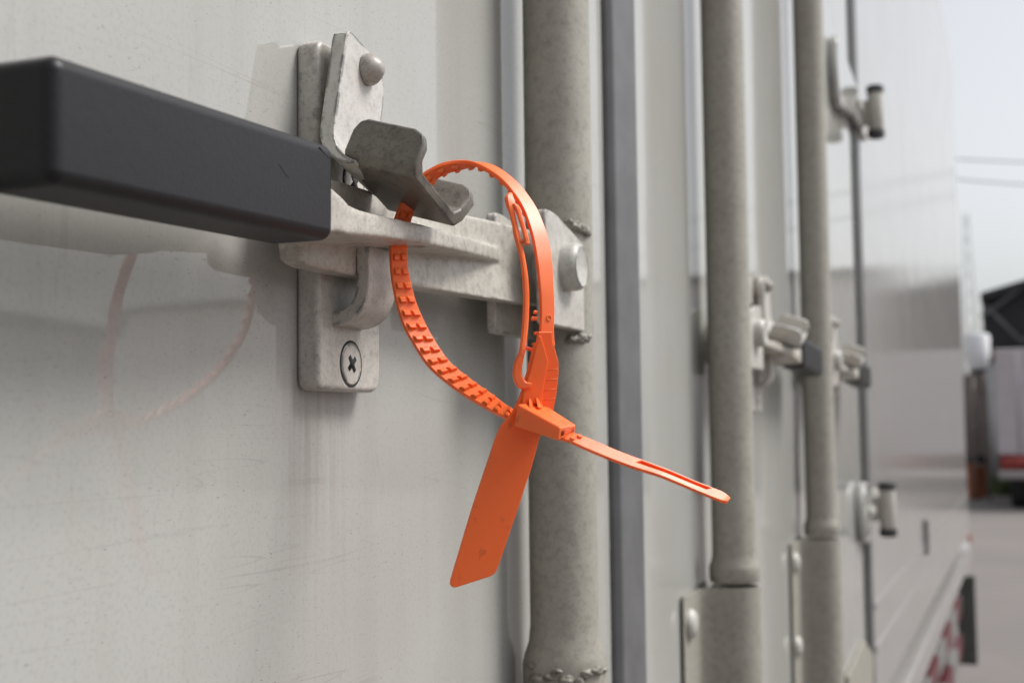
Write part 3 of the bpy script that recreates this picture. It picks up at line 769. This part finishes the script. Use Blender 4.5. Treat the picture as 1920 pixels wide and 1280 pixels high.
MB().box(XS+.3, XS+.45, y_r, y_l, z_low-.35, z_low-.02).build('beam', simple('brown_beam', (.20, .14, .10), .7, 0, 5, .3), shed)
tr = MB()
pz = [(y_l-.1-k*.8, z_low+.1 if k % 2 else None) for k in range(5)]
def rz(y): return (zt_l+(z_top-zt_l)*(1-abs(y-y_top)/HW))-.3
prev = None
for y, z in pz:
    p = Vector((XS+.2, y, z if z else rz(y)))
    if prev is not None: tr.cyl(prev, p, .045, 8)
    prev = p
tr.cyl((XS+.2, y_l, z_low+.75), (XS+.2, y_top, z_low+2.0), .05, 8); tr.cyl((XS+.2, y_top, z_low+2.0), (XS+.2, y_r, z_low+.75), .05, 8)
tr.build('truss', simple('truss_steel', (.16, .16, .17), .6, 0, 8, .2), shed)
for y in (y_l-.15, y_r+.15):
    MB().box(XS+.2, XS+.45, y-.1, y+.1, 0, z_low-.36).build('column', steel, shed)
MB().box(XS+8, XS+8.2, y_r, y_l+.0, 0, z_low+.2).build('back_wall', wallm, shed)
for k in range(2):
    MB().box(XS+7.9, XS+7.99, y_l-1.5-k*1.6, y_l-.2-k*1.6, .6, 3.1).build('wall_panel', simple('lilac_panel', (.62, .58, .62), .6, 0, 3, .15), shed)
# long beige warehouse on the camera's side, seen mirrored in the glossy panel
wh = thing('warehouse', 'long low beige warehouse mirrored faintly in the glossy truck side', 'warehouse', (XS+4, -18, 0))
MB().box(XS+1, XS+12, -26, y_r-.15, 0, 5.3).build('wall', simple('beige_wall', (.83, .78, .75), .8, 0, 1.5, .15), wh)
MB().box(XS+.8, XS+12.2, -26.2, y_r-.1, 5.3, 5.5).build('roof', simple('grey_roof', (.30, .30, .30), .6, 0, 2, .2), wh)
sh2 = thing('unseen_hall', 'low pale hall added out of view behind the camera to shape light and reflections', 'hall', (8, -20, 0))  # unseen hall, added to block low sky and shape the door reflections
MB().box(-26, 24, -32, -18.5, 0, 3.7).build('wall', simple('hall_wall', (.62, .59, .56), .8, 0, .8, .15), sh2)
MB().box(-26.3, 24.3, -32.3, -18.2, 3.7, 3.95).build('roof', simple('hall_roof', (.22, .22, .22), .6, 0, 2, .2), sh2)
for k in range(4):
    MB().box(-14+k*9, -10+k*9, -18.49, -18.40, 0, 3.0).build('shutter_door', simple('shutter_grey', (.25, .26, .27), .5, 0, 3, .2), sh2)
# parked truck
pt = thing('parked_truck', 'white box truck with red tail lamps parked in front of the dark shed', 'truck', (26, -.9, 0))
xq = 26.0
pa, pb = PX(1864, 655, xq), PX(1864, 852, xq)
yl = pa.y
MB().box(xq, xq+5, yl-2.3, yl, pb.z, pa.z).build('cargo_box', simple('lilac_white', (.52, .475, .50), .5, 0, 3, .12), pt, .03)
for k in range(3):
    MB().box(xq-.01, xq-.001, yl-.40-k*.75, yl-.36-k*.75, pb.z+.05, pa.z-.05).build('door_rod', simple('rod_grey', (.40, .38, .40), .5), pt)
zs = PX(1880, 866, xq).z
lampm = simple('red_strip', (.35, .05, .04), .5, 0, 5, .3)
for k in (0, 1):
    MB().box(xq-.02, xq+.1, yl-.55-k*1.7, yl-.04-k*1.7, zs-.13, pb.z-.02).build('tail_lamp', lampm, pt)
zb2 = PX(1880, 898, xq).z
MB().box(xq-.05, xq+.1, yl-2.3, yl, zb2, zs-.15).build('bumper', simple('bumper_grey', (.42, .37, .37), .5), pt)
MB().box(xq+.11, xq+7, yl-1.8, yl-.5, zb2+.1, pb.z-.04).build('chassis', M['chassis'], pt)
for y in (yl-.50, yl-2.2):
    for x in (xq+.75,):
        MB().lathe((x, y, .45), (0, 1, 0), [(.25, 0), (.42, 0), (.45, .04), (.45, .26), (.42, .30), (.25, .30)], 32).build('wheel', M['tyre'], pt)
# white tank on a steel frame
tk = thing('water_tank', 'white plastic tank on a thin steel frame beside the truck corner', 'tank', (29, .5, 0))
xt = 29.0
c0, c1, c2 = PX(1807, 626, xt), PX(1858, 690, xt), PX(1834, 700, xt)
yc, rw = (c0.y+c1.y)/2, abs(c0.y-c1.y)/2
MB().lathe((xt+rw, yc, c1.z), (0, 0, 1), [(rw*.62, 0), (rw*.8, .08), (rw*.98, (c0.z-c1.z)*.45), (rw, (c0.z-c1.z)*.9), (rw*.9, c0.z-c1.z), (rw*.3, (c0.z-c1.z)*1.03)], 32).build('tank_body', simple('white_plastic', (.80, .81, .82), .4), tk)
MB().lathe((xt+rw, yc, c1.z-.10), (0, 0, 1), [(rw*.66, 0), (rw*.66, .09)], 24).build('tank_base', M['dark'], tk)
fr_ = MB()
for dy in (-.75, .75):
    for dx in (.3, 1.7): fr_.cyl((xt+rw*dx, yc+dy*rw*.8, 0), (xt+rw*dx, yc+dy*rw*.6, c1.z-.10), .035, 8)
for z in (.7, 1.5, 2.2): fr_.box(xt+rw*.3-.02, xt+rw*.3+.02, yc-rw*.6, yc+rw*.6, z, z+.05)
fr_.build('stand', simple('brown_steel', (.22, .18, .16), .6, 0, 6, .3), tk)
# wall behind them
fw = MB().box(40, 40.3, y_l+.05, 16, 0, 3.0).build('boundary_wall', simple('pinkish_wall', (.50, .43, .40), .85, 0, 1.2, .2)); tag(fw, 'pale pinkish boundary wall behind the white tank', 'wall')
# bin
bn = thing('waste_bin', 'orange bin with a black lid beside the striped truck guard', 'bin', (30, .45, 0))
bp = PX(1830, 880, 30.0)
MB().lathe((30, bp.y, 0), (0, 0, 1), [(.16, 0), (.18, .02), (.21, .72), (.22, .74)], 24).build('bin_body', simple('rust_orange', (.34, .10, .03), .6, 0, 9, .3), bn)
MB().lathe((30, bp.y, .74), (0, 0, 1), [(.24, 0), (.24, .06), (.2, .14), (.1, .19)], 24).build('lid', M['black'], bn)
# grass
gs = MB(); rg = random.Random(2)
for k in range(1500):
    x, y = 31+rg.random()*2.5, rg.uniform(-.6, .8); h = rg.uniform(.15, .42); a = rg.random()*6.28; wd = .03
    dx, dy = math.cos(a)*wd, math.sin(a)*wd; lx, ly = rg.uniform(-.1, .1), rg.uniform(-.1, .1)
    gs.add([(x-dx, y-dy, 0), (x+dx, y+dy, 0), (x+lx, y+ly, h)], [[0, 1, 2]])
go = gs.build('grass', simple('grass_green', (.07, .11, .035), .8, 0, 4, .4), fixn=False); go['kind'] = 'stuff'; go['label'] = 'green weeds growing along the foot of the wall'
# lattice mast
ms = MB(); xm = 60.0
m0, m1 = PX(1811, 400, xm), PX(1822, 640, xm)
h = m0.z
for s1, s2 in ((-1, -1), (-1, 1), (1, -1), (1, 1)):
    ms.cyl((xm+s1*.5, m1.y+s2*.45, 0), (xm+s1*.12, m0.y+s2*.1, h), .022, 6)
for k in range(14):
    z0, z1 = h*k/14, h*(k+1)/14; f0, f1 = 1-k/14*.75, 1-(k+1)/14*.75
    yy0, yy1 = m1.y+(m0.y-m1.y)*k/14, m1.y+(m0.y-m1.y)*(k+1)/14
    sg_ = 1 if k % 2 else -1
    ms.cyl((xm-.5*f0, yy0-sg_*.45*f0, z0), (xm-.5*f1, yy1+sg_*.45*f1, z1), .014, 6); ms.cyl((xm+.5*f0, yy0+sg_*.45*f0, z0), (xm+.5*f1, yy1-sg_*.45*f1, z1), .014, 6)
mo = ms.build('lattice_mast', steel); tag(mo, 'thin grey lattice mast rising over the white tank', 'mast')
# overhead wires
for k, (v0, v1) in enumerate(((302, 306), (340, 348))):
    p0, p1 = PX(1790, v0, 45), PX(1920, v1, 45); dv = p1-p0
    pts = [p0+dv*t+Vector((0, 0, -.25*(1-((t-3)/6)**2)+.25)) for t in [x*.5-3 for x in range(0, 25)]]
    wo = MB().tube(pts, .02, 6).build('overhead_wire', simple('wire_grey', (.22, .23, .25), .6))
    tag(wo, ('upper of the two thin wires crossing the pale sky' if k == 0 else 'lower of the two thin wires crossing the pale sky'), 'wire', 'overhead wires')
